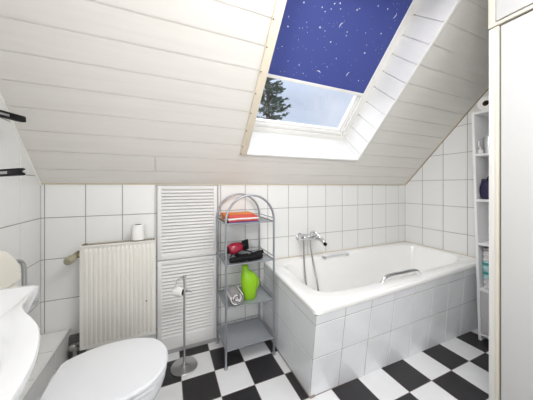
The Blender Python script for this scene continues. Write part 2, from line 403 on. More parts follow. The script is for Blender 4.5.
bm = B(); box(bm, BX1 + .003, BX1 + .02, BS0 - .35, BS1, D0 - .014, D0 - .001, .002, T=T_SL); obj('side_rail', bm, M['frame_white'], rb)
bm = B(); box(bm, BX0 - .02, BX0 - .003, BS0 - .35, BS1, D0 - .014, D0 - .001, .002, T=T_SL); obj('side_rail', bm, M['frame_white'], rb)

# ================================================================ BATHTUB
RZ = .56
tb = thing('bathtub', 'white built-in bathtub with leaning tiled surround below the skylight', 'bathtub', (1.6, 1.4, 0))
TX0, TX1, TY0, TY1 = .689, XR - .004, .972, YB - .005
def SK(v):
    x, y = v[0], v[1]
    return Vector((x + .07 * (y - .972) * (XR - x) / (XR - .689), y + .048 * (x - .689) * (YB - y) / (YB - .972), v[2]))
def srect(cx, cy, hx, hy, p, z, n=72):
    r_ = []
    for i in range(n):
        a = 2 * PI * (i + .5) / n; c, s_ = math.cos(a), math.sin(a)
        r_.append(Vector((cx + hx * math.copysign(abs(c) ** (2 / p), c), cy + hy * math.copysign(abs(s_) ** (2 / p), s_), z)))
    return r_
bm = B(); cx, cy = (TX0 + TX1) / 2, (TY0 + TY1) / 2; hx, hy = (TX1 - TX0) / 2, (TY1 - TY0) / 2
rings = [srect(cx, cy, hx - .004, hy - .004, 40, RZ - .034), srect(cx, cy, hx, hy, 40, RZ - .028), srect(cx, cy, hx, hy, 40, RZ - .008), srect(cx, cy, hx - .006, hy - .006, 40, RZ)]
icx, icy = cx + .02, cy + .018
rings += [srect(icx, icy, hx - .085, hy - .082, 7, RZ - .001), srect(icx, icy, hx - .094, hy - .094, 6, RZ - .008), srect(icx, icy, hx - .10, hy - .102, 5.5, RZ - .03),
          srect(icx - .01, icy, hx - .14, hy - .125, 5, RZ - .2), srect(icx - .02, icy, hx - .20, hy - .15, 4.5, RZ - .36), srect(icx - .02, icy, hx - .26, hy - .19, 4, RZ - .415), srect(icx - .02, icy, .2, .08, 3, RZ - .425)]
loft(bm, [[SK(v) for v in q] for q in rings], cap0=False); obj('tub_shell', bm, M['tub'], tb, smooth=35)
AZ = RZ - .032; yb_, xb_ = 1.10, .738
def mixv(a, b, t): return tuple(Vector(a).lerp(Vector(b), t))
PF = lambda u, v: mixv((xb_ + u, yb_ - .012 * u, 0), SK((TX0 + .006 + u * (XR - TX0 - .006) / (XR - xb_), TY0 + .008, AZ)), v / AZ)
bm_front = [0, .258, .472, AZ]
fx = [0, .2, .4, .6, .8, 1.0, 1.2, 1.4, 1.6, XR - xb_]
o = tiles('tub_front_panel', PF, fx, bm_front, (0, -1, -.2), M['tub_tile'], M['grout']); o.parent = tb; o.location = -tb.location
PS = lambda u, v: mixv((xb_, YB - .003 - (YB - .003 - yb_) * u, 0), SK((TX0 + .006, YB - .003 - (YB - .003 - TY0 - .008) * u, AZ)), v / AZ)
o = tiles('tub_side_panel', PS, [0, .14, .43, .715, 1.0], bm_front, (-1, 0, -.1), M['tub_tile'], M['grout']); o.parent = tb; o.location = -tb.location
# grab handles on the rim, chrome on front, small on the wall side
def handle(name, x0, x1, y, z, lift, lean, label, gm='chrome'):
    bm = B()
    P = spline([(x0, y, z - .01), (x0 + .01, y + lean * .4, z + lift * .45), (x0 + .05, y + lean, z + lift * .95), ((x0 + x1) / 2, y + lean, z + lift), (x1 - .05, y + lean, z + lift * .95), (x1 - .01, y + lean * .4, z + lift * .45), (x1, y, z - .01)], 6)
    tube(bm, P, .0125, 12)
    h_ = obj(name, bm, M[gm], tb, label=label)
    for x in (x0, x1):
        bm = B(); lathe(bm, [(0, -.004), (.021, -.004), (.021, .004), (.014, .012), (0, .012)], (x, y, z), seg=20); obj('rosette', bm, M['chrome'], h_)
    return h_
handle('grab_handle', 1.29, 1.66, 1.092, RZ - .012, .045, .0, 'chrome grab handle on the front rim')
handle('grab_handle', 1.30, 1.56, TY1 - .085, RZ - .014, .02, -.01, 'white grab handle with chrome ends on the wall side rim', 'porcelain')
bm = B(); box(bm, xb_ - .004, xb_ + .03, yb_ - .01, YB - .003, 0, .012, .002); box(bm, xb_, XR, yb_ - .006, yb_ + .02, 0, .005); obj('base_joint', bm, M['floor_grout'], tb)
bm = B(); box(bm, TX0, XR - .003, YB - .012, YB - .0022, RZ - .002, RZ + .004, .001); box(bm, XR - .012, XR - .0022, TY0 + .02, YB - .003, RZ - .002, RZ + .004, .001); obj('silicone_joint', bm, M['silicone'], tb)

# bath mixer tap with hose
TPX, TPZ = 1.165, .735
tp = thing('bath_mixer_tap', 'chrome bath mixer tap on the tiles above the tub, with hose hanging down', 'tap', (TPX, YB, TPZ))
bm = B()
lathe(bm, [(0, 0), (.021, .0), (.025, .01), (.025, .13), (.020, .14), (0, .141)], (TPX - .07, YB - .07, TPZ), axis=(1, 0, 0))
obj('tap_body', bm, M['chrome'], tp)
for dx in (-.075, .075):
    bm = B(); lathe(bm, [(0, .0), (.034, .0), (.033, .008), (.014, .014), (.013, .07), (0, .07)], (TPX + dx, YB - .0025, TPZ), axis=(0, -1, 0)); obj('wall_mount', bm, M['chrome'], tp)
bm = B(); tube(bm, spline([(TPX + .0, YB - .08, TPZ + .01), (TPX + .0, YB - .10, TPZ + .05), (TPX + .01, YB - .13, TPZ + .055), (TPX + .03, YB - .17, TPZ + .02)], 5), [.015] * 6 + [.011] * 5 + [.007] * 5, 12)
obj('tap_lever', bm, M['chrome'], tp)
bm = B(); tube(bm, spline([(TPX + .05, YB - .08, TPZ - .005), (TPX + .07, YB - .13, TPZ - .01), (TPX + .085, YB - .165, TPZ - .035)], 5), .019, 12); obj('spout', bm, M['chrome'], tp)
bm = B(); lathe(bm, [(.0, 0), (.014, 0), (.014, .02), (.0, .02)], (TPX + .085, YB - .168, TPZ - .055), axis=(.1, -.4, 1), seg=14); obj('spout_ring', bm, M['black'], tp)
bm = B(); lathe(bm, [(0, 0), (.024, 0), (.024, .035), (0, .035)], (TPX - .105, YB - .07, TPZ), axis=(1, 0, 0)); obj('diverter_knob', bm, M['chrome'], tp)
bm = B()
tube(bm, spline([(TPX + .0, YB - .075, TPZ - .02), (TPX + .0, YB - .08, TPZ - .1), (TPX + .01, YB - .11, TPZ - .22), (TPX - .01, YB - .19, TPZ - .36), (TPX - .02, YB - .24, TPZ - .53), (TPX - .07, YB - .24, TPZ - .545), (TPX - .10, YB - .2, TPZ - .48), (TPX - .09, YB - .14, TPZ - .34), (TPX - .08, YB - .10, TPZ - .2), (TPX - .07, YB - .075, TPZ - .02)], 8), .0075, 8)
obj('shower_hose', bm, M['dirtgrey'], tp)

# ================================================================ RADIATOR
RX0, RX1, RY, RB, RT = -.475, -.066, 1.70, .205, .826
rd = thing('radiator', 'cream panel radiator with vertical ribs on the tiled wall by the louvred panel', 'radiator', ((RX0 + RX1) / 2, 1.75, RB))
def rib_panel(y, dirn):
    bm = B(); n = 16; pitch = (RX1 - RX0 - .03) / n; pts = [(RX0, 0)]
    x = RX0 + .015; pts.append((x, 0))
    for i in range(n):
        for a, d in ((.3, 0), (.42, .008), (.88, .008), (1, 0)): pts.append((x + pitch * a, d))
        x += pitch
    pts.append((RX1, 0))
    prof = [(RT, 0), (RT - .018, 0), (RT - .035, 1), (RB + .04, 1), (RB + .02, 0), (RB, 0)]
    V = [[bm.verts.new((px, y + dirn * d * k, z)) for px, d in pts] for z, k in prof]
    Bk = [[bm.verts.new((px, y - dirn * .012, z)) for px, d in pts] for z, k in (prof[0], prof[-1])]
    G = [Bk[0]] + V + [Bk[1]]
    for a, b in zip(G, G[1:] + [G[0]]):
        for j in range(len(pts) - 1): bm.faces.new((a[j], a[j + 1], b[j + 1], b[j]))
    bm.faces.new([g[0] for g in G]); bm.faces.new([g[-1] for g in G][::-1])
    return bm
obj('front_panel', rib_panel(RY + .012, -1), M['radiator'], rd, smooth=25)
bm = B(); box(bm, RX0, RX1, 1.762, 1.775, RB, RT, .003); obj('rear_panel', bm, M['radiator'], rd)
for x in (RX0, RX1 - .006):
    bm = B(); box(bm, x, x + .006, RY + .014, 1.775, RB + .02, RT + .002, .001); obj('side_panel', bm, M['radiator'], rd)
bm = B(); box(bm, RX0 + .008, RX1 - .008, RY + .016, 1.762, RT - .03, RT + .0055); obj('convector_core', bm, M['rad_dark'], rd, smooth=0)
bm = B(); box(bm, RX0, RX1, RY + .002, RY + .016, RT - .006, RT + .003, .001); box(bm, RX0, RX1, 1.762, 1.776, RT - .006, RT + .003, .001)
n = 26
for i in range(n + 1):
    x = RX0 + .04 + (RX1 - RX0 - .06) * i / n; box(bm, x - .0015, x + .0015, RY + .017, 1.765, RT - .003, RT + .010)
obj('top_grille', bm, M['radiator'], rd, smooth=0)
bm = B(); lathe(bm, [(0, 0), (.0045, 0), (.004, .003), (0, .003)], (-.12, RY - .0, .44), axis=(0, -1, 0), seg=10); obj('plug', bm, M['screw'], rd)
for x in (RX0 + .08, RX1 - .08):
    bm = B(); box(bm, x - .015, x + .015, 1.775, YB - .001, .3, .75, .002); obj('wall_bracket', bm, M['radiator'], rd)
# thermostatic valve, upper left
bm = B(); tube(bm, [(RX0 + .002, 1.73, RT - .06), (RX0 - .03, 1.73, RT - .06)], .011, 12); tube(bm, [(RX0 - .03, 1.73, RT - .05), (RX0 - .03, YB - .003, RT - .05)], .009, 12)
lathe(bm, [(0, 0), (.016, 0), (.016, .03), (0, .03)], (RX0 - .022, 1.74, RT - .055), axis=(-.22, -1, -.15), seg=6); vb = obj('valve', bm, M['brass'], rd)
bm = B(); lathe(bm, [(0, 0), (.016, 0), (.021, .012), (.0235, .018), (.0235, .05), (.019, .058), (0, .06)], (RX0 - .028, 1.712, RT - .06), axis=(-.25, -1, -.2), seg=20); obj('thermostat_knob', bm, M['valvecream'], vb)
# lower left connection
bm = B(); tube(bm, [(RX0 + .002, 1.735, RB + .03), (RX0 - .025, 1.735, RB + .03), (RX0 - .03, 1.735, RB + .005), (RX0 - .03, 1.735, 0)], .010, 12)
tube(bm, [(RX0 - .02, 1.735, RB + .0), (RX0 - .02, YB - .004, RB + .0)], .013, 10)
lathe(bm, [(0, 0), (.017, 0), (.017, .03), (.01, .035), (0, .035)], (RX0 - .03, 1.72, RB + .03), axis=(0, -1, .2), seg=10); obj('return_pipe', bm, M['dirtgrey'], rd)
bm = B(); box(bm, LX + .004, RX0 + .01, 1.766, YB - .004, .02, .27, .003); obj('pipe_cover', bm, M['pipe_cover_grey'], rd)  # dark grey box beside the lower radiator pipes

def paper_roll(name, c, axis, r_, h, label, cat='toilet roll', hole=.021):
    ax = Vector(axis).normalized(); c = Vector(c); t = thing(name, label, cat, c)
    bm = B(); lathe(bm, [(hole, 0), (r_ - .003, 0), (r_, .003), (r_, h - .003), (r_ - .003, h), (hole, h)], c, axis, 28)
    bm.faces.ensure_lookup_table()
    for f in [f for f in bm.faces if len(f.verts) > 4]: bm.faces.remove(f)
    obj('paper', bm, M['paper'], t)
    bm = B(); lathe(bm, [(hole, .001), (hole, h - .001), (hole - .002, h - .001), (hole - .002, .001), (hole, .001)], c, axis, 20)
    bm.faces.ensure_lookup_table()
    for f in [f for f in bm.faces if len(f.verts) > 4]: bm.faces.remove(f)
    obj('cardboard_core', bm, M['card'], t); return t
# roll standing on the radiator
paper_roll('toilet_roll', (-.171, 1.735, RT + .0102), (0, 0, 1), .036, .098, 'white toilet roll standing upright on top of the radiator')

# ================================================================ LOUVRED PANEL
lp = thing('louvred_door', 'off-white louvred door panel in two sections between radiator and wire rack', 'louvre door', ((PX0 + PX1) / 2, YB, 0))
def louver(name, z0, z1, nsl, bot=.03):
    bm = B(); y0, y1 = YB - .022, YB - .003
    st = .026
    box(bm, PX0 + .006, PX0 + .006 + st, y0, y1, z0, z1, .002); box(bm, PX1 - .006 - st, PX1 - .006, y0, y1, z0, z1, .002)
    box(bm, PX0 + .032, PX1 - .032, y0, y1, z1 - .03, z1, .002); box(bm, PX0 + .032, PX1 - .032, y0, y1, z0, z0 + bot, .002)
    f = obj(name, bm, M['louver'], lp)
    bm = B(); a, b = z0 + bot, z1 - .03; p_ = (b - a) / nsl
    for i in range(nsl):
        z = a + p_ * (i + .5)
        T = Matrix.Translation((0, YB - .0125, z)) @ Matrix.Rotation(R(52), 4, 'X')
        box(bm, PX0 + .03, PX1 - .03, -p_ * .62, p_ * .62, -.0022, .0022, .001, T=T, seg=1)
    obj('slats', bm, M['louver'], f, smooth=0)
    bm = B(); box(bm, PX0 + .02, PX1 - .02, YB - .0035, YB - .0025, z0 + .01, z1 - .01); obj('backing', bm, M['louver_dark'], f, smooth=0)
louver('upper_leaf', .668, HK - .008, 20)
louver('lower_leaf', .03, .662, 22, .085)
bm = B(); box(bm, PX0 - .003, PX0 + .007, YB - .026, YB - .002, 0, HK - .004, .001); box(bm, PX1 - .007, PX1 + .003, YB - .026, YB - .002, 0, HK - .004, .001); box(bm, PX0, PX1, YB - .026, YB - .002, HK - .009, HK - .003, .001)
box(bm, PX0, PX1, YB - .02, YB - .002, 0, .028, .001)
obj('door_frame', bm, M['greyglass'], lp)
bm = B()
for z in (.70, .62, .46, .2, 1.0): lathe(bm, [(0, 0), (.004, 0), (.003, .003), (0, .003)], (PX0 + .002, YB - .026, z), axis=(0, -1, 0), seg=8)
obj('screws', bm, M['screw'], lp)

# ================================================================ TOILET
tl = thing('toilet', 'white toilet with closed lid standing in front of the radiator', 'toilet', (-.25, 1.145, 0))
TY = 1.145
def lid_outline(grow=0, z=0, n=56):
    x0, x1, hw = -.415 - grow, .005 + grow, .187 + grow
    pts = []
    key = [(-.415, .105), (-.40, .128), (-.35, .158), (-.29, .179), (-.22, .187), (-.15, .182), (-.09, .163), (-.045, .134), (-.012, .085), (.003, .04), (.006, 0)]
    half = spline([(a, b, 0) for a, b in key], 3)
    cxm = -.2
    P = [(v.x, v.y) for v in half]
    full = [(x, y) for x, y in P] + [(x, -y) for x, y in P[-2::-1]]
    full = full + [(-.417, -.05), (-.418, 0), (-.417, .05)]
    kx, ky = (.21 + grow) / .21, (.187 + grow) / .187
    return [Vector((cxm + (x - cxm) * kx, TY + y * ky, z)) for x, y in full]
bm = B(); loft(bm, [lid_outline(-.006, .408), lid_outline(0, .411), lid_outline(.001, .421), lid_outline(-.006, .429), lid_outline(-.03, .432), lid_outline(-.1, .4335)]); obj('lid', bm, M['toilet_white'], tl, smooth=35)
bm = B(); loft(bm, [lid_outline(-.008, .386), lid_outline(-.003, .389), lid_outline(-.003, .402), lid_outline(-.008, .4055)]); obj('seat', bm, M['toilet_white'], tl, smooth=35)
def scale_out(o_, kx, ky, dx, z): return [Vector((-.2 + (v.x + .2) * kx + dx, TY + (v.y - TY) * ky, z)) for v in o_]
b0 = lid_outline(-.008, 0)
bm = B(); loft(bm, [scale_out(b0, 1, 1, 0, .383), scale_out(b0, 1, 1, 0, .36), scale_out(b0, .96, .95, -.004, .325), scale_out(b0, .86, .84, -.02, .26), scale_out(b0, .74, .68, -.04, .18), scale_out(b0, .66, .58, -.05, .09), scale_out(b0, .68, .6, -.05, .02), scale_out(b0, .69, .62, -.05, 0)])
box(bm, -.54, -.39, TY - .09, TY + .09, .0, .33, .02); box(bm, -.44, -.38, TY - .09, TY + .09, .32, .385, .012)
obj('bowl', bm, M['toilet_white'], tl, smooth=35)
for s_ in (-1, 1):
    bm = B(); tube(bm, [(-.421, TY + s_ * .06 - .018, .402), (-.421, TY + s_ * .06 + .018, .402)], .010, 12); obj('hinge', bm, M['toilet_white'], tl)
# cistern
cs = thing('toilet_cistern', 'cream wall-hung toilet cistern at the left edge behind the washbasin', 'cistern', (XL, 1.12, .6))
def cist(grow, z0, z1, x1, crown):
    bm = B(); ys = [(.975 - grow) + (.305 + 2 * grow) * i / 16 for i in range(17)]
    def top(y):
        t = (y - 1.1275) / (.1525 + grow); return z1 - crown * abs(t) ** 2.6
    rings = []
    for x, dz in ((XL + .004, 0), (x1 - .03, 0), (x1 - .012, -.006), (x1 - .002, -.02), (x1, -.04)):
        rings.append([Vector((x, y, top(y) + dz)) for y in ys] + [Vector((x, y, z0)) for y in ys[::-1]])
    return loft(bm, rings)
obj('tank', cist(-.004, .58, .80, -.558, 0), M['cream'], cs, smooth=50)
obj('tank_lid', cist(.0, .803, .957, -.552, .078), M['cream'], cs, smooth=50)
bm = B(); tube(bm, spline([(-.62, TY, .59), (-.62, TY, .5), (-.60, TY, .44), (-.575, TY, .40), (-.556, TY, .36)], 5), .02, 14); obj('flush_pipe', bm, M['cream'], cs)
bm = B(); tube(bm, spline([(-.585, 1.275, .868), (-.572, 1.30, .873), (-.563, 1.322, .858), (-.563, 1.333, .82), (-.563, 1.335, .74), (-.57, 1.36, .66), (-.635, 1.48, .575), (-.662, 1.58, .60), (-.668, 1.64, .578)], 7), .0085, 10)
obj('inlet_hose', bm, M['steel'], cs)
av = thing('angle_valve', 'small chrome angle valve on the left wall beneath the washbasin edge', 'valve', (XL, 1.64, .564))
bm = B(); lathe(bm, [(0, 0), (.03, 0), (.028, .006), (.011, .01), (.011, .035), (0, .035)], (XL + .0022, 1.64, .564), axis=(1, 0, 0)); obj('valve_body', bm, M['chrome'], av)
bm = B(); lathe(bm, [(0, 0), (.016, 0), (.018, .004), (.018, .016), (0, .02)], (XL + .036, 1.64, .564), axis=(1, 0, 0), seg=12); obj('valve_handle', bm, M['chrome'], av)

# ================================================================ WASHBASIN
BZ = .88; BCY = .42
wb = thing('washbasin', 'white washbasin with scalloped wavy rim on the left wall', 'washbasin', (XL, BCY, .6))
side = [(XL + .003, .945), (-.58, .949), (-.47, .952), (-.395, .952), (-.368, .944), (-.357, .925), (-.358, .90), (-.355, .86), (-.343, .81), (-.320, .762), (-.287, .715), (-.256, .665), (-.233, .61), (-.214, .545), (-.204, .48)]
prof = spline([(x, y - BCY, 0) for x, y in side], 4)
half = [(v.x, v.y) for v in prof]
outl = half + [(-.201, 0)] + [(x, -y) for x, y in half[::-1]]
nW = 14
outl += [(XL + .003, -(.525) + 1.05 * i / (nW + 1)) for i in range(1, nW + 1)]
bc = Vector((-.44, 0, 0))
def wring(k, z, kk=None, cxs=0):
    return [Vector((max(bc.x + (x - bc.x) * k + cxs, XL + .003), BCY + y * (kk or k), z)) for x, y in outl]
def ering(rx, ry, z, cx=-.43):
    r_ = []
    for x, y in outl:
        a = math.atan2(y / .52, (x - bc.x) / .25); r_.append(Vector((cx + rx * math.cos(a), BCY + ry * math.sin(a), z)))
    return r_
bm = B()
loft(bm, [wring(.30, .62), wring(.45, .68), wring(.72, .76), wring(.93, .83), wring(.985, .858), wring(1, .868), wring(1.0, .876), wring(.99, BZ), wring(.965, BZ - .001), wring(.93, BZ - .006),
          ering(.185, .36, BZ - .012), ering(.172, .335, BZ - .022), ering(.15, .29, BZ - .07), ering(.11, .21, BZ - .12), ering(.04, .08, BZ - .14)])
obj('basin', bm, M['porcelain'], wb, smooth=60)
bm = B(); lathe(bm, [(0, 0), (.022, 0), (.024, .003), (0, .005)], (-.43, BCY, BZ - .141)); obj('drain', bm, M['chrome'], wb)
bm = B(); lathe(bm, [(0, 0), (.026, 0), (.024, .1), (.02, .12), (0, .12)], (-.615, BCY, BZ - .012)); tube(bm, spline([(-.615, BCY, BZ + .07), (-.55, BCY, BZ + .1), (-.49, BCY, BZ + .08)], 5), .013, 12); obj('basin_tap', bm, M['chrome'], wb)
bm = B(); loft(bm, [srect(-.56, BCY, .1, .1, 2.5, z, 32) if z > .01 else srect(-.56, BCY, .12, .12, 2.5, z, 32) for z in (0, .05, .3, .55, .64)]); obj('pedestal', bm, M['porcelain'], wb)

# ================================================================ BLACK SWIVEL ARMS
sr = thing('swivel_rail', 'black two-arm swivel rail on the left wall above the washbasin', 'towel rail', (XL, 1.07, 1.34))
bm = B(); tube(bm, [(-.655, 1.07, 1.18), (-.655, 1.07, 1.50)], .009, 12)
for z in (1.2, 1.48): box(bm, XL + .002, -.65, 1.055, 1.085, z - .012, z + .012, .003)
obj('post', bm, M['black'], sr)
def arm(p0, p1, h0, h1, w):
    p0, p1 = Vector(p0), Vector(p1); d = (p1 - p0); Ln = d.length; d.normalize(); sd = d.cross(Vector((0, 0, 1))).normalized(); up = sd.cross(d)
    m4 = Matrix(((d.x, sd.x, up.x, p0.x), (d.y, sd.y, up.y, p0.y), (d.z, sd.z, up.z, p0.z), (0, 0, 0, 1)))
    bm = B(); h = h0
    box(bm, 0, Ln - .01, -w, w, h * .4, h, .002, T=m4); box(bm, 0, Ln - .01, -w, w, -h, -h * .4, .002, T=m4)
    box(bm, Ln - .06 * h / .0095, Ln, -w, w, -h, h, .004, T=m4); box(bm, 0, .02, -w, w, -h, h, .003, T=m4); a = obj('arm', bm, M['black'], sr)
    bm = B(); box(bm, .01, Ln - .01, -w * .5, w * .5, -h * .43, h * .43, T=m4); obj('insert', bm, M['greyglass'], a, smooth=0)
    bm = B(); lathe(bm, [(0, 0), (.003, 0), (.003, .004), (.004, .005), (.004, .008), (0, .009)], p1, axis=d, seg=10); obj('end_screw', bm, M['steel'], a)
arm((-.645, 1.065, 1.215), (-.335, .79, 1.2226), .0095, .0095, .006)
arm((-.648, 1.075, 1.462), (-.592, 1.395, 1.486), .013, .013, .012)

# ================================================================ WIRE RACK
KX0, KX1, KY0, KY1 = .354, .696, 1.482, 1.760
rk = thing('wire_rack', 'silver metal four-shelf rack with crossed arch top beside the bathtub', 'rack', ((KX0 + KX1) / 2, (KY0 + KY1) / 2, 0))
SZ = [.113, .387, .665, .935]
corn = [(KX0, KY0), (KX1, KY0), (KX1, KY1), (KX0, KY1)]
for i in range(4):
    x, y = corn[i]; bm = B()
    sx = -1 if x == KX0 else 1; sy = -1 if y == KY0 else 1
    tube(bm, [(x, y, .008), (x, y, SZ[3] + .02)], .0075, 10)
    obj('post', bm, M['rackmetal'], rk)
    bm = B(); lathe(bm, [(0, 0), (.012, 0), (.012, .01), (.009, .016), (0, .016)], (x, y, .0012), seg=14); obj('foot', bm, M['rackmetal'], rk)
for a, b in ((0, 1), (3, 2)):
    p0, p1 = Vector((*corn[a], SZ[3] + .018)), Vector((*corn[b], SZ[3] + .018)); mid = (p0 + p1) / 2; hw = (p1 - p0).length / 2; d = (p1 - p0).normalized()
    P = [mid + d * (-hw * math.copysign(abs(math.cos(t)) ** 1.0, math.cos(t))) + Vector((0, 0, (.172) * math.sin(t))) for t in [PI * i / 24 for i in range(25)]]
    bm = B(); tube(bm, P, .0075, 10); obj('arch', bm, M['rackmetal'], rk)
for i, z in enumerate(SZ):
    bm = B(); box(bm, KX0 + .004, KX1 - .004, KY0 + .004, KY1 - .004, z - .002, z, 0); sh = obj('shelf', bm, M['rackshelf'], rk, smooth=0)
    bm = B()
    for dz in (0.004, ):
        tube(bm, [(KX0, KY0, z + dz), (KX1, KY0, z + dz), (KX1, KY1, z + dz), (KX0, KY1, z + dz)], .005, 8, closed=True)
    # raised wire at sides and back
    tube(bm, [(KX0, KY0, z + .028), (KX0, KY1, z + .028), (KX1, KY1, z + .028), (KX1, KY0, z + .028)], .003, 8)
    for j in range(1, 5):
        t = j / 5; tube(bm, [(KX0 + (KX1 - KX0) * t, KY1, z), (KX0 + (KX1 - KX0) * t, KY1, z + .028)], .002, 6)
    obj('shelf_rim', bm, M['rackmetal'], sh)

# ---- things on the rack
def folded(name, x0, x1, y0, y1, z0, h, m, label, cat, layers=3, rot=0, wob=.004, stripes=None):
    bm = B(); cxx, cyy = (x0 + x1) / 2, (y0 + y1) / 2; lh = h / layers
    for i in range(layers):
        n_ = B(); bmesh.ops.create_cube(n_, size=1); bmesh.ops.scale(n_, vec=(x1 - x0 - .008 * (i % 2), y1 - y0 - .006 * (i % 2), lh * .96), verts=n_.verts)
        bmesh.ops.bevel(n_, geom=n_.edges[:], offset=lh * .4, segments=3, affect='EDGES')
        bmesh.ops.subdivide_edges(n_, edges=[e for e in n_.edges if e.calc_length() > .05], cuts=5, use_grid_fill=True)
        for v in n_.verts:
            w = noise.noise(Vector((v.co.x * 14, v.co.y * 14, i * 3.1 + x0 * 9))); v.co.z += wob * w * (0.3 if i == 0 else 1); v.co.x += wob * noise.noise(Vector((v.co.y * 20, i, 3)))
        merge(bm, n_, (i % len(m)) if isinstance(m, list) else 0, Matrix.Translation((cxx, cyy, z0 + lh * (i + .5))) @ Matrix.Rotation(R(rot + random.uniform(-1.5, 1.5)), 4, 'Z'))
    o_ = obj(name, bm, m, origin=(cxx, cyy, z0), smooth=60); return tag(o_, label, cat)
folded('towel', .375, .60, 1.60, 1.755, SZ[3] + .002, .05, M['orange'], 'folded orange towel at the back of the top rack shelf', 'towel', 3)
folded('towel', .37, .59, 1.488, 1.585, SZ[3] + .002, .048, [M['redcloth'], M['whitecloth'], M['redcloth'], M['bluecloth']][::-1], 'folded red, white and navy striped towel at the front of the top rack shelf', 'towel', 4, rot=2)
# hair dryer
hd = thing('hair_dryer', 'dark red hair dryer with black nozzle lying on the second rack shelf', 'hair dryer', (.45, 1.60, SZ[2]))
ax = Vector((1, .25, .12)).normalized(); c0 = Vector((.395, 1.56, SZ[2] + .085))
bm = B(); lathe(bm, [(0, -.012), (.02, -.01), (.034, .004), (.040, .024), (.039, .045), (.034, .07), (.03, .09), (0, .09)], c0, axis=ax, seg=24); hb = obj('barrel', bm, M['red'], hd)
bm = B(); lathe(bm, [(0, 0), (.027, 0), (.024, .03), (.022, .05), (.0, .05)], c0 + ax * .088, axis=ax, seg=20)
q0 = c0 + ax * .125; n_ = B(); box(n_, -.02, .03, -.008, .008, -.036, .036, .004); merge(bm, n_, 0, Matrix.Translation(q0) @ ax.to_track_quat('X', 'Z').to_matrix().to_4x4()); obj('nozzle', bm, M['black'], hd)
bm = B(); hd0 = c0 + ax * .04; tube(bm, spline([hd0 + Vector((0, 0, -.02)), hd0 + Vector((.02, .0, -.05)), hd0 + Vector((.07, .02, -.066)), hd0 + Vector((.11, .03, -.068))], 5), .0145, 12); obj('grip', bm, M['black'], hd)
bm = B(); lathe(bm, [(0, 0), (.026, 0), (.026, .002), (0, .003)], c0 - ax * .013, axis=-ax, seg=20); obj('rear_grille', bm, M['black'], hd)
# black hot-air brush + curling tong
hb = thing('hair_styler', 'black hair styling brush lying along the front of the second rack shelf', 'hair styler', (.5, 1.52, SZ[2]))
p0, p1 = Vector((.385, 1.512, SZ[2] + .026)), Vector((.63, 1.535, SZ[2] + .028)); d = (p1 - p0).normalized()
bm = B(); tube(bm, [p0 + d * t for t in (0, .01, .06, .12)], [.013, .018, .019, .017], 14); obj('handle', bm, M['black'], hb)
bm = B(); tube(bm, [p0 + d * .12, p0 + d * .13, p0 + d * .24, p0 + d * .246], [.014, .02, .02, .012], 14)
for i in range(9):
    for j in range(10):
        a = 2 * PI * j / 10 + (i % 2) * .3; c = p0 + d * (.137 + .0115 * i); nrm = (Vector((0, 0, 1)) * math.sin(a) + Vector((0, 1, 0)) * math.cos(a)); tube(bm, [c + nrm * .018, c + nrm * .027], .0014, 5)
obj('brush_head', bm, M['black'], hb)
ct = thing('curling_tong', 'black curling tong with cable behind the styling brush on the rack', 'curling tong', (.54, 1.6, SZ[2]))
bm = B(); tube(bm, spline([(.56, 1.600, SZ[2] + .018), (.60, 1.595, SZ[2] + .024), (.655, 1.575, SZ[2] + .045)], 5), [.016] * 5 + [.017] * 3 + [.013] * 3, 12); obj('handle', bm, M['black'], ct)
bm = B(); tube(bm, spline([(.43, 1.66, SZ[2] + .006), (.47, 1.70, SZ[2] + .02), (.54, 1.71, SZ[2] + .03), (.60, 1.67, SZ[2] + .018), (.58, 1.63, SZ[2] + .008), (.52, 1.645, SZ[2] + .012), (.47, 1.61, SZ[2] + .012)], 6), .0045, 8); obj('cable', bm, M['black'], ct)
# green bottle
gb = thing('green_bottle', 'lime green plastic bottle with a narrow neck on the third rack shelf', 'bottle', (.525, 1.575, SZ[1]))
def oval(cx, cy, rx, ry, z, n=28, p=2.4): return srect(cx, cy, rx, ry, p, z, n)
gx, gy, z0 = .545, 1.575, SZ[1]
bm = B(); loft(bm, [oval(gx, gy, .042, .033, z0), oval(gx, gy, .048, .038, z0 + .006), oval(gx, gy, .052, .042, z0 + .06), oval(gx, gy, .061, .045, z0 + .11), oval(gx - .001, gy, .062, .043, z0 + .14), oval(gx - .006, gy, .054, .038, z0 + .168), oval(gx - .016, gy, .038, .03, z0 + .19), oval(gx - .027, gy, .026, .024, z0 + .205), oval(gx - .03, gy, .021, .02, z0 + .215)])
obj('bottle_body', bm, M['green'], gb, smooth=50)
bm = B(); lathe(bm, [(0, 0), (.023, 0), (.024, .004), (.023, .022), (.016, .028), (0, .029)], (gx - .03, gy, z0 + .213), seg=20); obj('cap', bm, M['green'], gb)
bm = B(); tube(bm, spline([(gx + .035, gy, z0 + .15), (gx + .062, gy - .005, z0 + .135), (gx + .066, gy - .005, z0 + .09), (gx + .05, gy, z0 + .055)], 5), .0075, 10); obj('handle', bm, M['green'], gb)
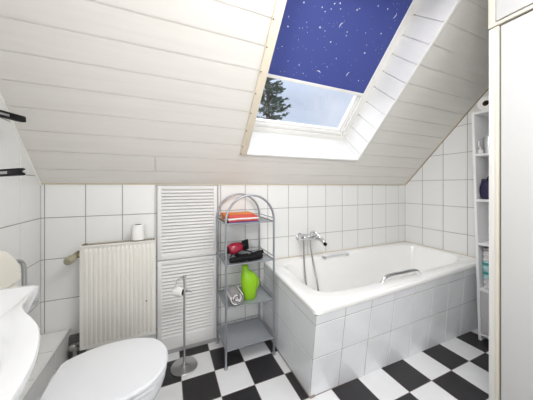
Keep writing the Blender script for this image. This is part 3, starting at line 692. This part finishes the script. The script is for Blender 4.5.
# rolled grey / white striped cloth
rc = thing('cloth_roll', 'grey and white rolled cloth beside the green bottle on the rack', 'cloth', (.42, 1.57, SZ[1]))
bm = B(); ccx, ccz = .432, SZ[1] + .0505
for y0, y1 in ((1.50, 1.62),):
    P = []
    n = 90
    def sp(t, w): r_ = .006 + .043 * t; a = t * 2 * PI * 3.1; return ccx + (r_ + w) * math.cos(a), ccz + (r_ + w) * math.sin(a)
    prev = None
    for i in range(n + 1):
        t = i / n; a_, b_ = sp(t, 0), sp(t, -.0065)
        cur = [bm.verts.new((a_[0], y0, a_[1])), bm.verts.new((b_[0], y0, b_[1])), bm.verts.new((b_[0], y1, b_[1])), bm.verts.new((a_[0], y1, a_[1]))]
        if prev:
            for k in range(4):
                f = bm.faces.new((prev[k], prev[(k + 1) % 4], cur[(k + 1) % 4], cur[k])); f.material_index = 1 if (i // 9) % 2 and k != 2 else 0
        else: bm.faces.new(cur)
        prev = cur
    bm.faces.new(prev[::-1])
obj('cloth', bm, [M['whitecloth'], M['greycloth']], rc, smooth=50)

# ================================================================ TOILET ROLL STAND
ts = thing('toilet_roll_stand', 'chrome free-standing toilet roll stand on a round base by the louvred door', 'toilet roll stand', (.108, 1.615, 0))
sx_, sy_ = .108, 1.615
bm = B(); lathe(bm, [(0, 0), (.082, 0), (.084, .004), (.080, .010), (.03, .016), (.014, .02), (.012, .03), (0, .03)], (sx_, sy_, .0012), seg=36); obj('base', bm, M['steel'], ts)
bm = B(); tube(bm, [(sx_, sy_, .02), (sx_, sy_, .585)], .0065, 10); lathe(bm, [(0, 0), (.009, .002), (.011, .010), (.008, .018), (0, .021)], (sx_, sy_, .583), seg=14); obj('pole', bm, M['steel'], ts)
bm = B(); tube(bm, spline([(sx_, sy_, .58), (sx_ - .02, sy_ - .01, .592), (sx_ - .042, sy_ - .02, .585), (sx_ - .052, sy_ - .025, .555), (sx_ - .060, sy_ - .03, .535)], 5), .0042, 8); obj('hook', bm, M['steel'], ts)
bm = B(); tube(bm, spline([(sx_ + .0, sy_, .497), (sx_ + .025, sy_ - .01, .500), (sx_ + .048, sy_ - .02, .492)], 4), .0045, 8); tube(bm, [(sx_, sy_, .495), (sx_ - .064, sy_ + .047, .497), (sx_ - .067, sy_ + .049, .505)], .0045, 8); obj('roll_arm', bm, M['steel'], ts)
axr = Vector((-.80, .58, .02)).normalized()
paper_roll('toilet_roll', Vector((sx_, sy_, .490)) + axr * .006, axr, .030, .062, 'nearly used-up white toilet roll hanging on the chrome stand')

# ================================================================ WHITE SHELF UNIT (right)
UX0, UX1, UY0, UY1, UH = 2.215, 2.478, .70, 1.0, 1.765
su = thing('shelf_unit', 'narrow tall white open shelf unit between bathtub end and wardrobe', 'shelf unit', (UX0, UY1, 0))
LEAN = .045
def LT(co): return Vector((co.x - 0 * co.z, co.y + LEAN * (co.z / UH), co.z))
for y in (UY1 - .018, UY0):
    bm = B(); box(bm, UX0, UX1, y, y + .018, 0.002, UH, .0015, T=LT); obj('side_panel', bm, M['shelfwhite'], su)
bm = B(); box(bm, UX1 - .006, UX1, UY0, UY1, .02, UH, T=LT); obj('back_panel', bm, M['shelfwhite'], su, smooth=0)
UZ = [.06, .40, .75, 1.085, 1.437, UH - .0]
for z in UZ:
    bm = B(); box(bm, UX0 + .001, UX1 - .006, UY0 + .018, UY1 - .018, z - .018, z, .001, T=LT); obj('shelf', bm, M['shelfwhite'], su)
bm = B(); box(bm, UX0 + .004, UX0 + .02, UY0 + .02, UY1 - .02, .065, .38, .001, T=LT); obj('lower_door', bm, M['door_white'], su)
def LO(z): return LEAN * z / UH
# roll lying on the top, hole to the room
paper_roll('toilet_roll', (2.235, .918 + LO(1.77), UH + .0545), (1, 0, 0), .054, .10, 'white paper roll lying on top of the tall white shelf unit')
# cup and tubes on the upper shelf
cu = thing('steel_cup', 'steel beaker on the upper shelf of the white shelf unit', 'cup', (2.27, .93, 1.42)); yo = LO(1.42)
bm = B(); lathe(bm, [(0, 0), (.030, 0), (.031, .004), (.032, .13), (.030, .13), (.029, .006), (0, .006)], (2.27, .925 + yo, 1.4375), seg=24); obj('cup_body', bm, M['steel'], cu)
bm = B(); tube(bm, spline([(2.25, .952 + yo, 1.55), (2.25, .972 + yo, 1.54), (2.25, .974 + yo, 1.50), (2.25, .953 + yo, 1.48)], 4), .005, 8); obj('cup_handle', bm, M['steel'], cu)
wt = thing('white_tube', 'small white jar in front of the steel beaker on the white shelf unit', 'jar', (2.237, .95, 1.42))
bm = B(); lathe(bm, [(0, 0), (.016, 0), (.017, .003), (.017, .03), (0, .03)], (2.235, .957 + yo, 1.4375), seg=18); obj('jar_body', bm, M['paper'], wt)
bm = B(); lathe(bm, [(0, 0), (.018, 0), (.018, .012), (0, .013)], (2.235, .957 + yo, 1.4675), seg=18); obj('jar_lid', bm, M['steel'], wt)
# purple wash bag
pb = thing('wash_bag', 'dark purple wash bag on the middle shelf of the white shelf unit', 'bag', (2.31, .87, 1.075)); yo = LO(1.075)
bm = B(); rr = []
for z, hx, hy in ((0, .06, .09), (.01, .068, .10), (.07, .07, .108), (.12, .062, .102), (.15, .04, .10), (.158, .012, .097)): rr.append(srect(2.30, .885 + yo, hx, hy, 3, 1.0855 + z, 40))
for k, ring in enumerate(rr):
    for v in ring:
        if k > 0: v += Vector((.008 * noise.noise(v * 30), .004 * noise.noise(v * 22 + Vector((3, 0, 0))), .008 * noise.noise(Vector((v.y * 20, 1, 0)))))
loft(bm, rr); obj('bag_body', bm, M['purple'], pb, smooth=50)
bm = B(); tube(bm, spline([(2.30, .80 + yo, 1.235), (2.30, .79 + yo, 1.255), (2.28, .86 + yo, 1.272), (2.27, .93 + yo, 1.26), (2.28, .94 + yo, 1.232)], 5), .005, 8); obj('strap', bm, M['black'], pb)
# towels stacked on the lower shelf
z = .402; cols_ = [('white', M['whitecloth'], .075), ('teal', M['teal'], .07), ('teal', M['teal'], .065), ('white', M['whitecloth'], .075), ('grey', M['greycloth'], .022)]
lab = ['white towel at the bottom of the stack in the white shelf unit', 'pale teal towel second from the bottom of the stack in the shelf unit', 'pale teal towel in the middle of the stack in the shelf unit', 'white towel below the thin grey cloth in the shelf unit', 'thin dark grey cloth on top of the towel stack in the shelf unit']
for (cn, m_, h), l_ in zip(cols_, lab):
    yo = LO(z); mm = [m_, m_, M['tealdark'], m_] if cn == 'teal' else m_
    t_ = folded('towel', 2.232, 2.45, .735 + yo, .972 + yo, z, h, mm, l_, 'towel', 4 if cn != 'grey' else 2, wob=.002); t_['group'] = 'towels in the white shelf unit'; z += h + .001

# ================================================================ WARDROBE (right foreground)
WX = 1.52
wd = thing('wardrobe', 'tall built-in white wardrobe with cream frame at the right edge', 'wardrobe', (WX, .3, 0))
bm = B(); box(bm, WX + .03, XR - .003, -.75, .622, 0.002, 2.396); obj('body', bm, M['post_white'], wd, smooth=0)
bm = B(); box(bm, WX, WX + .035, .6175, .643, .002, 1.985, .002); obj('post', bm, M['post_white'], wd)
bm = B(); box(bm, WX - .003, WX + .03, .6035, .6185, .002, 1.985, .001); obj('edge_strip', bm, M['post_cream'], wd, label='cream edging strip')
bm = B(); box(bm, WX + .016, WX + .033, .590, .606, .002, 1.985); box(bm, WX + .012, WX + .032, -.75, .642, 1.984, 1.992); obj('shadow_gap', bm, M['gapdark'], wd, smooth=0)
bm = B(); box(bm, WX + .003, WX + .024, -.02, .5965, .03, 1.981, .002); ld = obj('door', bm, M['door_white'], wd)
bm = B(); box(bm, WX + .003, WX + .024, -.70, -.024, .03, 1.981, .002); obj('door', bm, M['door_white'], wd)
bm = B(); box(bm, WX - .003, WX + .032, -.75, .644, 1.991, 2.007, .0015); box(bm, WX - .003, WX + .032, .617, .644, 2.006, 2.394, .002); obj('upper_frame', bm, M['post_cream'], wd)
bm = B(); box(bm, WX + .004, WX + .022, -.7, .615, 2.018, 2.39, .002); obj('upper_door', bm, M['door_white'], wd)
bm = B(); tube(bm, [(WX + .003, .04, 1.0), (WX - .03, .04, 1.0), (WX - .03, .04, 1.14), (WX + .003, .04, 1.14)], .006, 8); obj('handle', bm, M['chrome'], ld)

# ================================================================ FILL LAMPS (added fixtures, out of view)
cl = thing('ceiling_fill_lamp', 'unseen round white fill lamp added on the flat ceiling strip above the wardrobe side', 'lamp', (.7, .2, 2.4))
bm = B(); lathe(bm, [(0, 0), (.2, 0), (.2, -.03), (.19, -.035), (0, -.035)], (.7, .2, 2.3995), seg=40); obj('fill_lamp_base', bm, M['frame_white'], cl)
bm = B(); lathe(bm, [(0, -.1), (.1, -.095), (.17, -.07), (.188, -.035), (0, -.035)], (.7, .2, 2.3995), seg=40); obj('fill_lamp_shade', bm, M['fill_glow'], cl)

wl = thing('wall_fill_lamp', 'unseen slim white fill lamp added on the left wall, nearer than the washbasin', 'lamp', (XL, -.45, 1.62))  # fixture made up to go with the left fill light
bm = B(); box(bm, XL + .003, XL + .05, -.85, -.05, 1.6, 1.66, .008); obj('fill_lamp_body', bm, M['frame_white'], wl)
bm = B(); box(bm, XL + .051, XL + .075, -.83, -.07, 1.605, 1.655, .01); obj('fill_lamp_shade', bm, M['fill_glow'], wl)
# ================================================================ OUTSIDE
bm = B(); box(bm, -25, 30, 2.5, 45, -3.2, -3); o = obj('lawn', bm, M['lawn'], smooth=0, kind='structure')
tr = thing('conifer_tree', 'dark green conifer outside, seen through the lower left of the skylight', 'tree', (4.0, 9.2, -3))
tx, ty = 4.02, 9.2
bm = B(); tube(bm, [(tx, ty, -3), (tx, ty, 3), (tx + .05, ty, 7.6)], [.2, .12, .02], 12); obj('trunk', bm, M['bark'], tr)
bm = B(); rn = random.Random(3)
z = -1.5
def needle_quad(p, d, w, ln):
    s_ = d.cross(Vector((rn.uniform(-1, 1), rn.uniform(-1, 1), rn.uniform(-1, 1)))).normalized() * w
    bm.faces.new([bm.verts.new(q) for q in (p - s_ * .5, p + d * ln * .5 - s_, p + d * ln, p + d * ln * .5 + s_, p + s_ * .5)])
while z < 7.5:
    R_ = 1.75 * (7.9 - z) / 7; nb = 10
    for i in range(nb):
        a = rn.uniform(0, 2 * PI); ln = R_ * rn.uniform(.75, 1.12); dirh = Vector((math.cos(a), math.sin(a), 0)); p0 = Vector((tx, ty, z + rn.uniform(-.1, .1)))
        P = [p0 + dirh * ln * t + Vector((0, 0, -.28 * ln * t + .34 * ln * t * t)) for t in (0, .25, .5, .75, 1)]
        tube(bm, P, [.02, .015, .012, .008, .004], 5)
        m_ = int(40 * ln)
        for j in range(m_):
            t = rn.uniform(.15, 1); p = p0 + dirh * ln * t + Vector((0, 0, -.28 * ln * t + .34 * ln * t * t))
            sd = Vector((-dirh.y, dirh.x, 0)) * rn.choice((-1, 1)); d = (dirh * .7 + sd * rn.uniform(.3, 1) + Vector((0, 0, rn.uniform(-.3, .5)))).normalized()
            needle_quad(p, d, .035, rn.uniform(.14, .30) * (1.15 - .5 * t))
    z += .30
obj('foliage', bm, M['needle'], tr, smooth=0)
